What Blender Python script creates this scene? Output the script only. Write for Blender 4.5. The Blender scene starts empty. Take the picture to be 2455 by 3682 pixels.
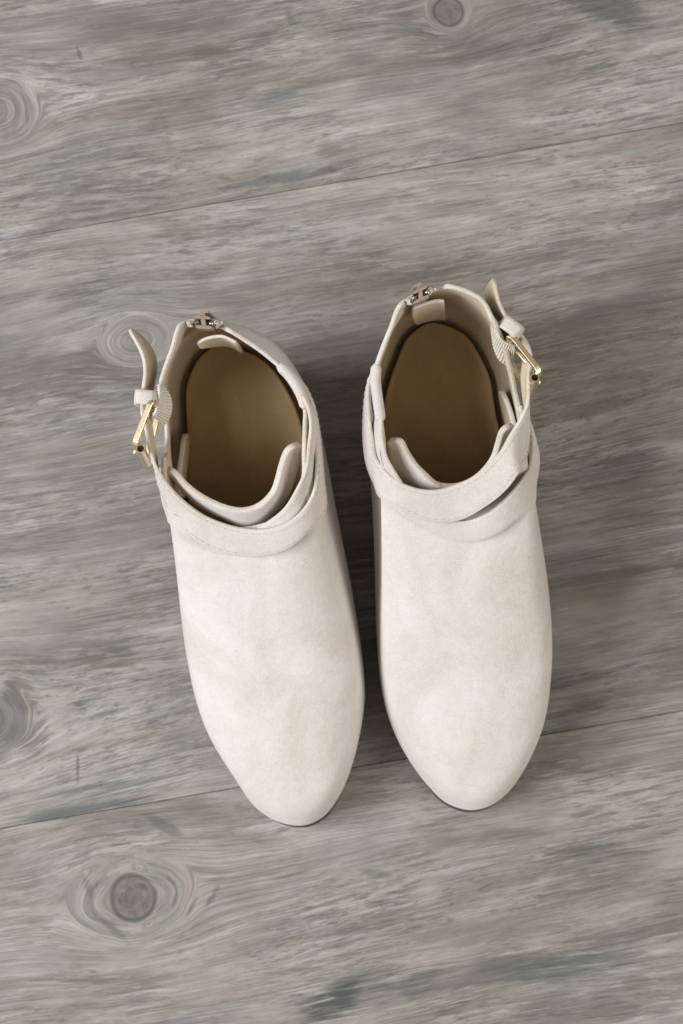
import bpy, bmesh, math, random
import numpy as np
from mathutils import Vector

R = math.radians
sc = bpy.context.scene
col = sc.collection

# ------------------------------------------------------------------ camera
CAM_H = 760.0            # mm above the floor
PPM = 6.9                # photograph pixels per mm at floor level
cam_d = bpy.data.cameras.new("camera")
cam = bpy.data.objects.new("camera", cam_d)
col.objects.link(cam)
cam.location = (0, 0, CAM_H / 1000)
cam.rotation_euler = (0, 0, 0)
cam_d.sensor_fit = 'VERTICAL'
cam_d.sensor_height = 36
cam_d.lens = 36 * CAM_H / (3682 / PPM)
cam_d.clip_start = 0.01
cam_d.clip_end = 50
cam_d.dof.use_dof = True
cam_d.dof.focus_distance = (CAM_H - 118) / 1000
cam_d.dof.aperture_fstop = 13.0
sc.camera = cam

# ------------------------------------------------------------------ light
w = bpy.data.worlds.new("World")
sc.world = w
w.use_nodes = True
bg = w.node_tree.nodes["Background"]
bg.inputs[0].default_value = (1.0, 0.94, 0.87, 1)
bg.inputs[1].default_value = 0.25

def area(name, loc, target, sx, sy, power, color):
    d = bpy.data.lights.new(name, 'AREA')
    d.shape = 'RECTANGLE'; d.size = sx; d.size_y = sy
    d.energy = power; d.color = color
    o = bpy.data.objects.new(name, d)
    col.objects.link(o)
    o.location = loc
    o.rotation_euler = (Vector(target) - Vector(loc)).to_track_quat('-Z', 'Y').to_euler()
    return o
area("window_light", (-1.60, -0.12, 1.50), (0, 0, 0.05), 1.3, 1.2, 68, (0.91, 0.96, 1.0))
area("far_window_light", (1.75, -0.55, 1.35), (0, 0, 0.05), 1.4, 1.2, 26, (1.0, 0.965, 0.92))

sc.view_settings.view_transform = 'Standard'
sc.view_settings.look = 'None'
sc.view_settings.exposure = 0.0
sc.view_settings.gamma = 1.0
sc.view_settings.use_curve_mapping = False
sc.cycles.use_denoising = True

# ------------------------------------------------------------------ helpers
def unp(px, py, z):
    """a point seen at a photograph pixel, standing z mm above the floor"""
    k = (CAM_H - z) / CAM_H / PPM
    return np.array([(px - 1227.5) * k, (1841 - py) * k, z])

def cr_periodic(keys, ts):
    """periodic cubic (Catmull-Rom, nonuniform) through keys [(t, vec)], t in [0,1)"""
    t = np.array([k[0] for k in keys]); P = np.array([k[1] for k in keys], float)
    if P.ndim == 1: P = P[:, None]
    n = len(t)
    T = np.concatenate([t[-2:] - 1, t, t[:3] + 1]); Q = np.concatenate([P[-2:], P, P[:3]])
    return hermite(T, Q, np.asarray(ts))

def hermite(T, Q, ts):
    d = (Q[1:] - Q[:-1]) / (T[1:] - T[:-1])[:, None]
    h = T[1:] - T[:-1]
    m = np.zeros_like(Q)
    m[1:-1] = (d[:-1] * h[1:, None] + d[1:] * h[:-1, None]) / (h[1:] + h[:-1])[:, None]
    m[0] = d[0]; m[-1] = d[-1]
    i = np.clip(np.searchsorted(T, ts, side='right') - 1, 0, len(T) - 2)
    hh = h[i][:, None]; s = ((ts - T[i]) / h[i])[:, None]
    s2, s3 = s * s, s * s * s
    return (2*s3 - 3*s2 + 1) * Q[i] + (s3 - 2*s2 + s) * hh * m[i] + (-2*s3 + 3*s2) * Q[i+1] + (s3 - s2) * hh * m[i+1]

def curve(P, n):
    """open cubic through points, n samples, chord-length parameter"""
    P = np.array(P, float)
    T = np.concatenate([[0], np.cumsum(np.linalg.norm(P[1:] - P[:-1], axis=1) ** 0.8)])
    return hermite(T, P, np.linspace(0, T[-1], n))

def nrm(v):
    return v / np.maximum(np.linalg.norm(v, axis=-1, keepdims=True), 1e-9)

ROOT_LOC = {}
def mesh_obj(name, V, F, mat, parent=None, smooth=True, subdiv=0, mats=None, fm=None):
    V = np.asarray(V, float)
    off = ROOT_LOC.get(parent.name, np.zeros(3)) if parent else np.zeros(3)
    me = bpy.data.meshes.new(name)
    me.from_pydata([tuple(v) for v in (V - off) / 1000.0], [], F)
    for m in (mats or [mat]): me.materials.append(m)
    if fm is not None: me.polygons.foreach_set('material_index', fm)
    me.validate(); me.update()
    if smooth:
        me.polygons.foreach_set('use_smooth', [True] * len(me.polygons))
    o = bpy.data.objects.new(name, me)
    col.objects.link(o)
    if parent: o.parent = parent
    if subdiv:
        s = o.modifiers.new('sub', 'SUBSURF'); s.levels = subdiv; s.render_levels = subdiv
    return o

def part_of(o, parent_obj, root):
    """make o a sub-part: same coordinates as its root's parts"""
    o.parent = parent_obj
    return o

def grid_faces(nu, nv, wrap_v=False, base=0, flip=False):
    F = []
    for i in range(nu - 1):
        for j in range(nv if wrap_v else nv - 1):
            a = base + i * nv + j; b = base + i * nv + (j + 1) % nv
            c = base + (i + 1) * nv + (j + 1) % nv; d = base + (i + 1) * nv + j
            F.append((a, d, c, b) if flip else (a, b, c, d))
    return F

def fix_normals(o):
    bm = bmesh.new(); bm.from_mesh(o.data)
    bmesh.ops.recalc_face_normals(bm, faces=bm.faces)
    bm.to_mesh(o.data); bm.free()
    return o

# ------------------------------------------------------------------ node helper
class NT:
    def __init__(s, name):
        s.m = bpy.data.materials.new(name); s.m.use_nodes = True
        s.t = s.m.node_tree; s.n = s.t.nodes
        s.b = s.n["Principled BSDF"]
    def l(s, a, b): s.t.links.new(a, b)
    def put(s, sock, v):
        if v is None: return
        if hasattr(v, 'is_output') or hasattr(v, 'links'): s.l(v, sock)
        else: sock.default_value = v
    def math(s, op, a, b=None, c=None, clamp=False):
        n = s.n.new('ShaderNodeMath'); n.operation = op; n.use_clamp = clamp
        s.put(n.inputs[0], a); s.put(n.inputs[1], b)
        if c is not None: s.put(n.inputs[2], c)
        return n.outputs[0]
    def pos(s):
        n = s.n.new('ShaderNodeNewGeometry'); return n.outputs['Position']
    def sep(s, v):
        n = s.n.new('ShaderNodeSeparateXYZ'); s.l(v, n.inputs[0]); return n.outputs
    def comb(s, x, y, z=0.0):
        n = s.n.new('ShaderNodeCombineXYZ'); s.put(n.inputs[0], x); s.put(n.inputs[1], y); s.put(n.inputs[2], z); return n.outputs[0]
    def noise(s, v, scale=1.0, detail=2.0, rough=0.5, dist=0.0):
        n = s.n.new('ShaderNodeTexNoise'); n.inputs['Scale'].default_value = scale
        n.inputs['Detail'].default_value = detail; n.inputs['Roughness'].default_value = rough
        n.inputs['Distortion'].default_value = dist
        if v is not None: s.l(v, n.inputs['Vector'])
        return n.outputs[0]
    def ramp(s, f, stops):
        n = s.n.new('ShaderNodeValToRGB'); e = n.color_ramp.elements
        while len(e) < len(stops): e.new(0.5)
        for i, (p, c) in enumerate(stops):
            e[i].position = p; e[i].color = (c[0], c[1], c[2], 1) if not isinstance(c, (int, float)) else (c, c, c, 1)
        s.l(f, n.inputs[0]); return n.outputs[0]
    def mix(s, f, a, b, mode='MIX'):
        n = s.n.new('ShaderNodeMix'); n.data_type = 'RGBA'; n.blend_type = mode
        s.put(n.inputs[0], f)
        for i, v in ((6, a), (7, b)):
            if isinstance(v, tuple): v = (v[0], v[1], v[2], 1)
            s.put(n.inputs[i], v)
        return n.outputs[2]
    def smooth(s, v, lo, hi):
        n = s.n.new('ShaderNodeMapRange'); n.interpolation_type = 'SMOOTHSTEP'
        s.put(n.inputs[0], v); n.inputs[1].default_value = lo; n.inputs[2].default_value = hi
        return n.outputs[0]
    def bump(s, h, strength, dist=0.001):
        n = s.n.new('ShaderNodeBump'); n.inputs['Strength'].default_value = strength
        n.inputs['Distance'].default_value = dist; s.l(h, n.inputs['Height'])
        s.l(n.outputs[0], s.b.inputs['Normal'])

def wood(name, knots, marks, seed):
    """weathered oak plank: grain along the plank, parting round the knots, rings inside them
    knots: (px, py, core mm, ring radius mm, stretch, core strength, ring darkness)
    marks: (px, py, half length mm, half width mm, angle, strength, colour)"""
    s = NT(name)
    p = s.sep(s.pos()); x, y = s.math('MULTIPLY', p[0], 1000.0), s.math('MULTIPLY', p[1], 1000.0)
    ca, sa = math.cos(GR), math.sin(GR)
    wn = s.noise(s.comb(s.math('MULTIPLY', x, 0.005), s.math('MULTIPLY', y, 0.010), seed), 1.0, 1.0)
    wn2 = s.noise(s.comb(s.math('MULTIPLY', x, 0.020), s.math('MULTIPLY', y, 0.05), seed + 5.1), 1.0, 2.0)
    wob = s.noise(s.comb(s.math('MULTIPLY', x, 0.045), s.math('MULTIPLY', y, 0.045), seed + 8.1), 1.0, 1.5)
    a = s.math('ADD', s.math('MULTIPLY', x, ca), s.math('MULTIPLY', y, sa))
    b = s.math('SUBTRACT', s.math('MULTIPLY', y, ca), s.math('MULTIPLY', x, sa))
    F = s.math('MULTIPLY_ADD', s.math('SUBTRACT', wn, 0.5), 22.0, b)
    F = s.math('MULTIPLY_ADD', s.math('SUBTRACT', wn2, 0.5), 3.0, F)
    core = None; rim = None; ringd = None
    for (kx, ky, cr, Ro, st, cs, rd) in knots:
        q = unp(kx, ky, 0); qa = q[0] * ca + q[1] * sa; qb = q[1] * ca - q[0] * sa
        da = s.math('MULTIPLY', s.math('SUBTRACT', a, float(qa)), 1.0 / st)
        db = s.math('SUBTRACT', b, float(qb))
        r2 = s.math('MULTIPLY_ADD', da, da, s.math('MULTIPLY', db, db))
        r = s.math('MULTIPLY_ADD', s.math('SUBTRACT', wob, 0.5), Ro * .30, s.math('SQRT', r2))
        rr2 = s.math('MAXIMUM', s.math('MULTIPLY', r, r), .5)
        g = s.math('MINIMUM', s.math('DIVIDE', Ro * Ro * .8, rr2), 1.0)
        F = s.math('SUBTRACT', F, s.math('MULTIPLY', db, g))
        ring = s.math('SUBTRACT', 1.0, s.smooth(r, Ro * .72, Ro * 1.2))
        F = s.math('ADD', s.math('MULTIPLY', F, s.math('SUBTRACT', 1.0, ring)), s.math('MULTIPLY', ring, s.math('ADD', r, float(qb))))
        # growth rings, uneven in weight
        ph = s.math('MULTIPLY_ADD', s.math('SUBTRACT', wn2, .5), 5.0, s.math('MULTIPLY', r, 6.283 / 4.6))
        rg = s.math('POWER', s.math('MULTIPLY_ADD', s.math('SINE', ph), .5, .5), 3.0)
        rg = s.math('MULTIPLY', rg, s.math('MULTIPLY', ring, s.math('MULTIPLY', s.smooth(wob, .36, .60), rd)))
        ringd = rg if ringd is None else s.math('MAXIMUM', ringd, rg)
        dk = s.math('SUBTRACT', a, float(qa))
        rk = s.math('MULTIPLY_ADD', s.math('SUBTRACT', wob, 0.5), cr * .35, s.math('SQRT', s.math('MULTIPLY_ADD', dk, dk, s.math('MULTIPLY', db, db))))
        c = s.math('MULTIPLY', s.math('SUBTRACT', 1.0, s.smooth(rk, cr * 0.70, cr * 1.12)), cs)
        e = s.math('SUBTRACT', 1.0, s.smooth(s.math('ABSOLUTE', s.math('SUBTRACT', rk, cr)), 0.0, max(1.5, cr * .20)))
        e = s.math('MULTIPLY', e, s.math('MULTIPLY', s.smooth(wn2, .15, .5), cs))
        core = c if core is None else s.math('MAXIMUM', core, c)
        rim = e if rim is None else s.math('MAXIMUM', rim, e)
    def gr(fa, fb, det, ro, z):
        return s.noise(s.comb(s.math('MULTIPLY', a, fa), s.math('MULTIPLY', F, fb), z + seed), 1.0, det, ro)
    broad = gr(0.006, 0.022, 2, .5, 1.0)
    mid = gr(0.007, 0.13, 3, .6, 3.0)
    fine = gr(0.028, 0.40, 4, .65, 7.0)
    fib = gr(0.05, 1.0, 5, .80, 11.0)
    tone = s.math('MULTIPLY', broad, 0.23)
    for f_, k_ in ((mid, .24), (fine, .26), (fib, .30)): tone = s.math('MULTIPLY_ADD', f_, k_, tone)
    c = s.ramp(tone, [(0.31, (.102, .088, .075)), (0.425, (.212, .181, .155)), (0.5, (.296, .256, .226)),
                      (0.575, (.366, .326, .296)), (0.69, (.48, .448, .425))])
    wash = s.noise(s.comb(s.math('MULTIPLY', a, .012), s.math('MULTIPLY', F, .05), seed + 20), 1.0, 2.0)
    c = s.mix(s.math('MULTIPLY', s.smooth(wash, .54, .72), .42), c, (.255, .210, .176))
    wash2 = s.noise(s.comb(s.math('MULTIPLY', a, .014), s.math('MULTIPLY', F, .04), seed + 31), 1.0, 2.0)
    c = s.mix(s.math('MULTIPLY', s.smooth(wash2, .52, .70), .40), c, (.240, .244, .246))
    wash3 = s.noise(s.comb(s.math('MULTIPLY', a, .009), s.math('MULTIPLY', F, .12), seed + 47), 1.0, 2.0)
    c = s.mix(s.math('MULTIPLY', s.smooth(wash3, .56, .74), .38), c, (.41, .40, .395))
    mot = s.noise(s.comb(s.math('MULTIPLY', a, .035), s.math('MULTIPLY', F, .085), seed + 55), 1.0, 4.0, .6)
    c = s.mix(.24, c, s.ramp(mot, [(.32, .22), (.5, .5), (.68, .78)]), 'OVERLAY')
    blot = s.noise(s.comb(s.math('MULTIPLY', a, .009), s.math('MULTIPLY', F, .024), seed + 101), 1.0, 3.0, .55)
    c = s.mix(1.0, c, s.ramp(blot, [(.32, (.66, .645, .63)), (.50, (.96, .96, .955)), (.66, (1.0, 1.0, 1.0))]), 'MULTIPLY')
    # open pores: short thin dark dashes in drifts
    pores = s.noise(s.comb(s.math('MULTIPLY', a, .11), s.math('MULTIPLY', F, .50), seed + 60), 1.0, 3.0, .65)
    drift = s.noise(s.comb(s.math('MULTIPLY', a, .010), s.math('MULTIPLY', F, .022), seed + 70), 1.0, 2.0)
    pm = s.math('MULTIPLY', s.smooth(pores, .56, .66), s.smooth(drift, .44, .66))
    c = s.mix(s.math('MULTIPLY', pm, .55), c, (.078, .086, .082))
    # crisp-edged fibres: torn dark and bleached slivers lying along the grain
    zone = s.noise(s.comb(s.math('MULTIPLY', a, .014), s.math('MULTIPLY', F, .030), seed + 160), 1.0, 2.0)
    for fa, fb, zz, lo, hi, amt, cc_ in ((.045, .42, 170.0, .555, .590, .42, (.092, .088, .080)), (.07, .75, 180.0, .560, .590, .40, (.085, .088, .083)),
                                         (.05, .50, 190.0, .575, .615, .34, (.47, .445, .425)), (.16, 1.3, 200.0, .580, .620, .40, (.10, .092, .082))):
        sv = gr(fa, fb, 3, .6, zz)
        mk = s.math('MULTIPLY', s.smooth(sv, lo, hi), s.math('MULTIPLY_ADD', s.smooth(zone, .40, .62), amt * .75, amt * .25))
        c = s.mix(mk, c, cc_)
    # long thin dark grain lines, broken
    brk = s.noise(s.comb(s.math('MULTIPLY', a, .02), s.math('MULTIPLY', F, .05), seed + 90), 1.0, 2.0)
    lm = None
    for fq, zz, wv in ((.26, 80.0, .016), (.45, 130.0, .022), (.95, 150.0, .035)):
        ln = gr(0.003, fq, 2, .5, zz)
        l_ = s.math('SUBTRACT', 1.0, s.smooth(s.math('ABSOLUTE', s.math('SUBTRACT', ln, .5)), 0.0, wv))
        lm = l_ if lm is None else s.math('MAXIMUM', lm, l_)
    lm = s.math('MULTIPLY', lm, s.smooth(brk, .40, .60))
    c = s.mix(s.math('MULTIPLY', lm, .50), c, (.085, .088, .083))
    for (mx, my, ra, rb, ang, st, colr) in marks:
        q = unp(mx, my, 0); cm, sm = math.cos(R(ang)), math.sin(R(ang))
        dx = s.math('SUBTRACT', x, float(q[0])); dy = s.math('SUBTRACT', y, float(q[1]))
        u = s.math('ADD', s.math('MULTIPLY', dx, cm / ra), s.math('MULTIPLY', dy, sm / ra))
        v = s.math('SUBTRACT', s.math('MULTIPLY', dy, cm / rb), s.math('MULTIPLY', dx, sm / rb))
        e = s.math('MULTIPLY_ADD', u, u, s.math('MULTIPLY', v, v))
        e = s.math('MULTIPLY_ADD', s.math('SUBTRACT', fine, .5), 3.0, e)
        e = s.math('MULTIPLY_ADD', s.math('SUBTRACT', fib, .5), 2.2, e)
        e = s.math('MULTIPLY_ADD', s.math('SUBTRACT', wob, .5), 1.6, e)
        c = s.mix(s.math('MULTIPLY', s.math('SUBTRACT', 1.0, s.smooth(e, .0, 1.3)), st), c, colr)
    if core is not None:
        c = s.mix(s.math('MULTIPLY', ringd, .75), c, (.085, .084, .078))
        kn = s.noise(s.comb(s.math('MULTIPLY', x, .2), s.math('MULTIPLY', y, .2), seed), 1.0, 4.0, .65)
        kc = s.ramp(kn, [(.35, (.075, .070, .064)), (.66, (.170, .15, .136))])
        c = s.mix(s.math('MULTIPLY', core, .85), c, kc)
        c = s.mix(s.math('MULTIPLY', rim, .85), c, (.055, .056, .053))
    s.l(c, s.b.inputs['Base Color'])
    s.put(s.b.inputs['Roughness'], s.math('MULTIPLY_ADD', fine, .2, .45))
    s.b.inputs['Specular IOR Level'].default_value = 0.3
    s.bump(s.math('ADD', fib, s.math('MULTIPLY', s.math('MAXIMUM', pm, lm), -1.0)), 0.35, 0.0004)
    return s.m

def suede(name, base, dark, light, nap=1.0, sheen=0.35, scale=1.0):
    s = NT(name); p = s.pos()
    q = s.sep(p)
    big = s.noise(s.comb(q[0], s.math('MULTIPLY', q[1], .55), q[2]), 30.0 * scale, 4.0, .6, .8)
    c = s.ramp(big, [(0.28, dark), (0.5, base), (0.72, light)])
    med = s.noise(p, 260.0, 3.0, .6)
    c = s.mix(0.07 * nap, c, s.ramp(med, [(0.3, (.30, .27, .23)), (0.7, (.95, .92, .89))]), 'OVERLAY')
    fi = s.noise(p, 1500.0, 3.0, .65)
    c = s.mix(0.20 * nap, c, s.ramp(fi, [(0.3, (.18, .18, .18)), (0.7, (.82, .82, .82))]), 'OVERLAY')
    s.l(c, s.b.inputs['Base Color'])
    s.b.inputs['Roughness'].default_value = 0.92
    s.b.inputs['Specular IOR Level'].default_value = 0.12
    s.b.inputs['Sheen Weight'].default_value = sheen
    s.b.inputs['Sheen Roughness'].default_value = 0.55
    s.put(s.b.inputs['Sheen Tint'], (1, .98, .96, 1))
    s.bump(s.math('ADD', s.math('MULTIPLY', fi, .6), s.math('MULTIPLY', med, .8)), 0.55 * nap, 0.0006)
    return s.m

def simple(name, c, rough=.5, metal=0.0, nscale=0, namt=.2, spec=.5, bump=0):
    s = NT(name)
    s.b.inputs['Metallic'].default_value = metal
    s.b.inputs['Roughness'].default_value = rough
    s.b.inputs['Specular IOR Level'].default_value = spec
    if nscale:
        f = s.noise(s.pos(), nscale, 3.0, .6)
        k = 1 - namt; h = 1 + namt
        cc = s.ramp(f, [(0.3, tuple(v * k for v in c)), (0.7, tuple(min(1, v * h) for v in c))])
        s.l(cc, s.b.inputs['Base Color'])
        if bump: s.bump(f, bump, 0.0004)
    else:
        s.b.inputs['Base Color'].default_value = (*c, 1)
    return s.m

GR = R(9.8)
M = {}
M['suede'] = suede('cream_suede', (.605, .545, .500), (.540, .474, .420), (.655, .615, .585))
M['suede_strap'] = suede('strap_suede', (.580, .522, .478), (.550, .490, .440), (.612, .565, .53), nap=1.0)
M['edge'] = suede('suede_edge', (.60, .535, .465), (.54, .47, .39), (.65, .60, .54), nap=1.5)
M['lining'] = suede('beige_lining', (.56, .455, .325), (.52, .41, .285), (.60, .495, .365), nap=.55, sheen=.1)
M['insole'] = suede('tan_insole', (.375, .258, .130), (.358, .244, .120), (.392, .272, .140), nap=.6, sheen=.05)
bs = M['insole'].node_tree.nodes["Principled BSDF"]
bs.inputs['Roughness'].default_value = .55; bs.inputs['Specular IOR Level'].default_value = .4
M['gold'] = simple('pale_gold_metal', (.84, .70, .47), .36, 1.0, 400, .06)
M['zip_metal'] = simple('antique_brass_zipper', (.33, .26, .21), .32, 1.0, 900, .2)
M['zip_paint'] = simple('taupe_slider_enamel', (.29, .205, .155), .38, 0.0, 600, .1)
M['sole'] = simple('brown_outsole', (.075, .058, .045), .6, 0, 300, .2)
M['dark'] = simple('insole_seam', (.20, .145, .085), .8, 0, 300, .2)

# ------------------------------------------------------------------ floor
def seam_b(px, py):
    q = unp(px, py, 0); return q[1] * math.cos(GR) - q[0] * math.sin(GR)
S1 = (seam_b(0, 873) + seam_b(2455, 432)) / 2
S2 = (seam_b(0, 2976) + seam_b(800, 2845)) / 2
WID = S1 - S2
floor = bpy.data.objects.new('floor', None); col.objects.link(floor)
floor['kind'] = 'structure'
def plank(b0, b1, a0, a1, mat):
    g = .12; bev = .38; t = 5.0
    ca, sa = math.cos(GR), math.sin(GR)
    def P(a, b, z): return (a * ca - b * sa, a * sa + b * ca, z)
    V = [];
    for (i, z) in ((g, -t), (g, -bev), (g + bev, 0.0)):
        V += [P(a0 + i, b0 + i, z), P(a1 - i, b0 + i, z), P(a1 - i, b1 - i, z), P(a0 + i, b1 - i, z)]
    F = [(3, 2, 1, 0), (8, 9, 10, 11)]
    for k in (0, 4):
        for j in range(4): F.append((k + j, k + (j + 1) % 4, k + 4 + (j + 1) % 4, k + 4 + j))
    return mesh_obj('plank', V, F, mat, floor, smooth=False)
GREY = (.070, .078, .075); BRN = (.15, .108, .080); TAN = (.27, .215, .172); DUSK = (.125, .114, .104)
plank(S1, S1 + WID, -900, 900, wood('oak_plank_grain_one',
    [(-20, 400, 6, 17, 1.3, .5, .45), (1612, 40, 7.5, 10, 1.1, .85, .35)],
    [(930, 352, 28, 2.6, 4, .6, (.115, .12, .12)), (430, 410, 20, 3, 12, .5, BRN), (1180, 540, 8, 4, 10, .5, BRN),
     (285, 195, 5, 1.3, -70, .7, GREY), (1040, 60, 6, 3, -70, .55, GREY), (2190, 25, 28, 9, -18, .65, GREY),
     (1850, 150, 40, 12, 20, .35, GREY), (1020, 640, 34, 3.2, 10, .6, (.095, .095, .09)), (340, 790, 30, 2.2, 11, .55, (.10, .095, .088)),
     (200, 120, 70, 16, 10, .40, DUSK), (30, 380, 22, 20, 0, .35, DUSK), (1250, 240, 30, 7, 20, .35, GREY)], 1.3))  # DUSK patches here paint in the light's falloff towards the top
plank(S2, S1, -900, 900, wood('oak_plank_grain_two',
    [(490, 1225, 8, 13, 1.4, .10, .75), (-60, 2590, 10, 19, 1.2, .4, .2)],
    [(75, 2500, 11, 8, -40, .6, (.095, .070, .056)), (0, 2620, 20, 26, 70, .65, (.085, .086, .088)), (279, 2765, 9, .9, 90, .65, GREY),
     (420, 2370, 18, 4, 4, .4, BRN), (2080, 2440, 28, 3.5, 14, .6, GREY), (2040, 2570, 36, 3.5, 12, .5, GREY), (2000, 2640, 30, 3, 12, .5, GREY),
     (2150, 1470, 26, 4, 14, .5, BRN), (250, 2915, 50, 2.6, 9, .6, GREY), (460, 2660, 28, 2.2, 11, .45, BRN), (360, 2830, 40, 3, 10, .45, GREY),
     (2150, 1180, 60, 16, 10, .30, DUSK), (2150, 1700, 40, 10, 12, .45, GREY), (150, 1320, 40, 8, 8, .35, DUSK),
     (2200, 1330, 50, 14, 10, .45, TAN), (2130, 2180, 45, 12, 12, .45, TAN), (2250, 2800, 50, 8, 10, .3, TAN), (330, 1950, 60, 14, 6, .30, DUSK), (450, 1650, 40, 8, 8, .25, DUSK)], 9.7))
plank(S2 - WID, S2, -900, 900, wood('oak_plank_grain_three',
    [(478, 3228, 11.6, 20, 1.5, .95, .32)],
    [(1190, 3600, 17, 9, 22, .92, (.045, .052, .052)), (590, 2970, 11, 3.0, -30, .5, GREY), (690, 3260, 7, 1.6, 62, .7, GREY),
     (410, 3345, 11, 2.4, -42, .45, GREY), (760, 3230, 9, 1.8, 60, .6, GREY), (1350, 3140, 9, 2.2, -10, .4, GREY), (315, 3190, 9, 2.0, -72, .4, GREY),
     (2090, 2930, 9, 1.8, 11, .5, GREY), (2120, 3060, 20, 7, 5, .5, GREY), (2100, 3470, 44, 8, 10, .5, GREY),
     (1750, 3500, 64, 9, 9, .42, GREY), (2300, 3350, 34, 7, 9, .5, GREY), (1300, 3560, 40, 10, 12, .45, GREY), (2200, 3600, 60, 12, 9, .40, DUSK), (1700, 3350, 70, 9, 9, .35, TAN), (850, 3550, 40, 9, 9, .3, TAN)], 17.2))
plank(S1 + WID, S1 + 2 * WID, -900, 900, bpy.data.materials['oak_plank_grain_three'])
plank(S2 - 2 * WID, S2 - WID, -900, 900, bpy.data.materials['oak_plank_grain_one'])
mesh_obj('subfloor', [(-1500, -1500, -5.2), (1500, -1500, -5.2), (1500, 1500, -5.2), (-1500, 1500, -5.2)], [(0, 1, 2, 3)],
         simple('dark_underlay', (.03, .028, .026), .9), floor, smooth=False)

# ------------------------------------------------------------------ boots
NT_ = 288; NU = 56
TS = np.arange(NT_) / NT_

def keyed(keys):
    return [(k[0], unp(*k[1:4])) for k in keys]

def loop_normals(P):
    T = np.roll(P, -1, 0) - np.roll(P, 1, 0)
    n = np.stack([T[:, 1], -T[:, 0], np.zeros(len(P))], 1)
    n = nrm(n)
    c = P.mean(0)
    if ((P - c)[:, :2] * n[:, :2]).sum() < 0: n = -n
    return n

class Boot: pass
WAIST = 4.5

def feather_z(a, L):
    xs = np.array([0, 25, 60, 95, 125, 155, 185, 215, L]); zs = np.array([10, 6, 4, 5, 12, 27, 43, 52, 55.])
    return np.interp(a, xs, zs)

def build_body(MK, CK, ZK):
    """MK: widest loop, CK: smooth collar loop, ZK: (t, z) the height the edge is cut at"""
    b = Boot()
    Ml = cr_periodic(keyed(MK), TS); Cl = cr_periodic(keyed(CK), TS)
    toe = Ml[0]; heel = Ml[NT_ // 2]
    ax = nrm((heel - toe) * np.array([1, 1, 0])); L = np.linalg.norm((heel - toe)[:2])
    b.ax = ax; b.toe = toe; b.L = L
    a = ((Ml - toe) * ax).sum(1)
    n = loop_normals(Ml)
    fz = feather_z(a, L)
    # smooth the feather height round the loop
    Sl = Ml - n * (3.0 + 2.5 * np.clip((a - 120) / 80, 0, 1))[:, None]
    Sl[:, 2] = fz
    S2l = Ml - n * 0.8; S2l[:, 2] = fz * .45 + Ml[:, 2] * .55
    Fr = (0.5 + 0.5 * np.cos(2 * np.pi * TS)) ** 0.75
    wF = np.array([0, .022, .065, .17, .40, .68, .88, 1.0]); zF = np.array([0, .16, .285, .385, .53, .73, .89, 1.0])
    wB = np.array([0, .05, .14, .28, .46, .66, .85, 1.0]); zB = np.array([0, .13, .27, .42, .57, .73, .87, 1.0])
    rings = [Sl, S2l]
    for k in range(8):
        wv = wF[k] * Fr + wB[k] * (1 - Fr); zv = zF[k] * Fr + zB[k] * (1 - Fr)
        P = Ml + (Cl - Ml) * wv[:, None]
        P[:, 2] = Ml[:, 2] + (Cl[:, 2] - Ml[:, 2]) * zv
        rings.append(P)
    # the instep waist: the sides draw in under the straps
    wt = np.exp(-((np.abs(TS - .5) - .205) / .085) ** 2)
    for k in range(8):
        rings[2 + k] = rings[2 + k] - n * (WAIST * wt * math.sin(math.pi * min(1, (k + .4) / 8.6)) ** .8)[:, None]
    rings = np.array(rings)                        # (10, NT, 3)
    # even parameter along each path
    zc = np.interp(TS, [k[0] for k in ZK], [k[1] for k in ZK])
    dense = np.zeros((200, NT_, 3))
    for j in range(NT_):
        Q = rings[:, j]
        T = np.concatenate([[0], np.cumsum(np.linalg.norm(Q[1:] - Q[:-1], axis=1) ** .7 + 1e-6)])
        dense[:, j] = hermite(T, Q, np.linspace(0, T[-1], 200))
    b.dense = dense
    G = np.zeros((NU, NT_, 3))
    for j in range(NT_):
        D = dense[:, j]; z = D[:, 2]
        k = 199
        above = np.where(z >= zc[j])[0]
        above = above[above > 60]
        e = float(above[0]) if len(above) else 199.0
        if len(above) and above[0] > 0:
            i = above[0]; e = i - 1 + (zc[j] - z[i-1]) / max(z[i] - z[i-1], 1e-6)
        s = np.linspace(0, e, NU); i0 = np.clip(s.astype(int), 0, 198); f = (s - i0)[:, None]
        G[:, j] = D[i0] * (1 - f) + D[i0 + 1] * f
    b.G = G
    du = np.gradient(G, axis=0); dv = np.roll(G, -1, 1) - np.roll(G, 1, 1)
    N = nrm(np.cross(dv, du))
    c = G.mean((0, 1))
    if ((G[NU // 3] - c)[:, :2] * N[NU // 3][:, :2]).sum() < 0: N = -N
    # calm the normals
    for _ in range(3):
        N = nrm(N + .5 * (np.roll(N, 1, 1) + np.roll(N, -1, 1)))
    b.N = N; b.S = Sl; b.M = Ml; b.C = Cl; b.fz = fz; b.n = n; b.Sn = n
    return b

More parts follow.
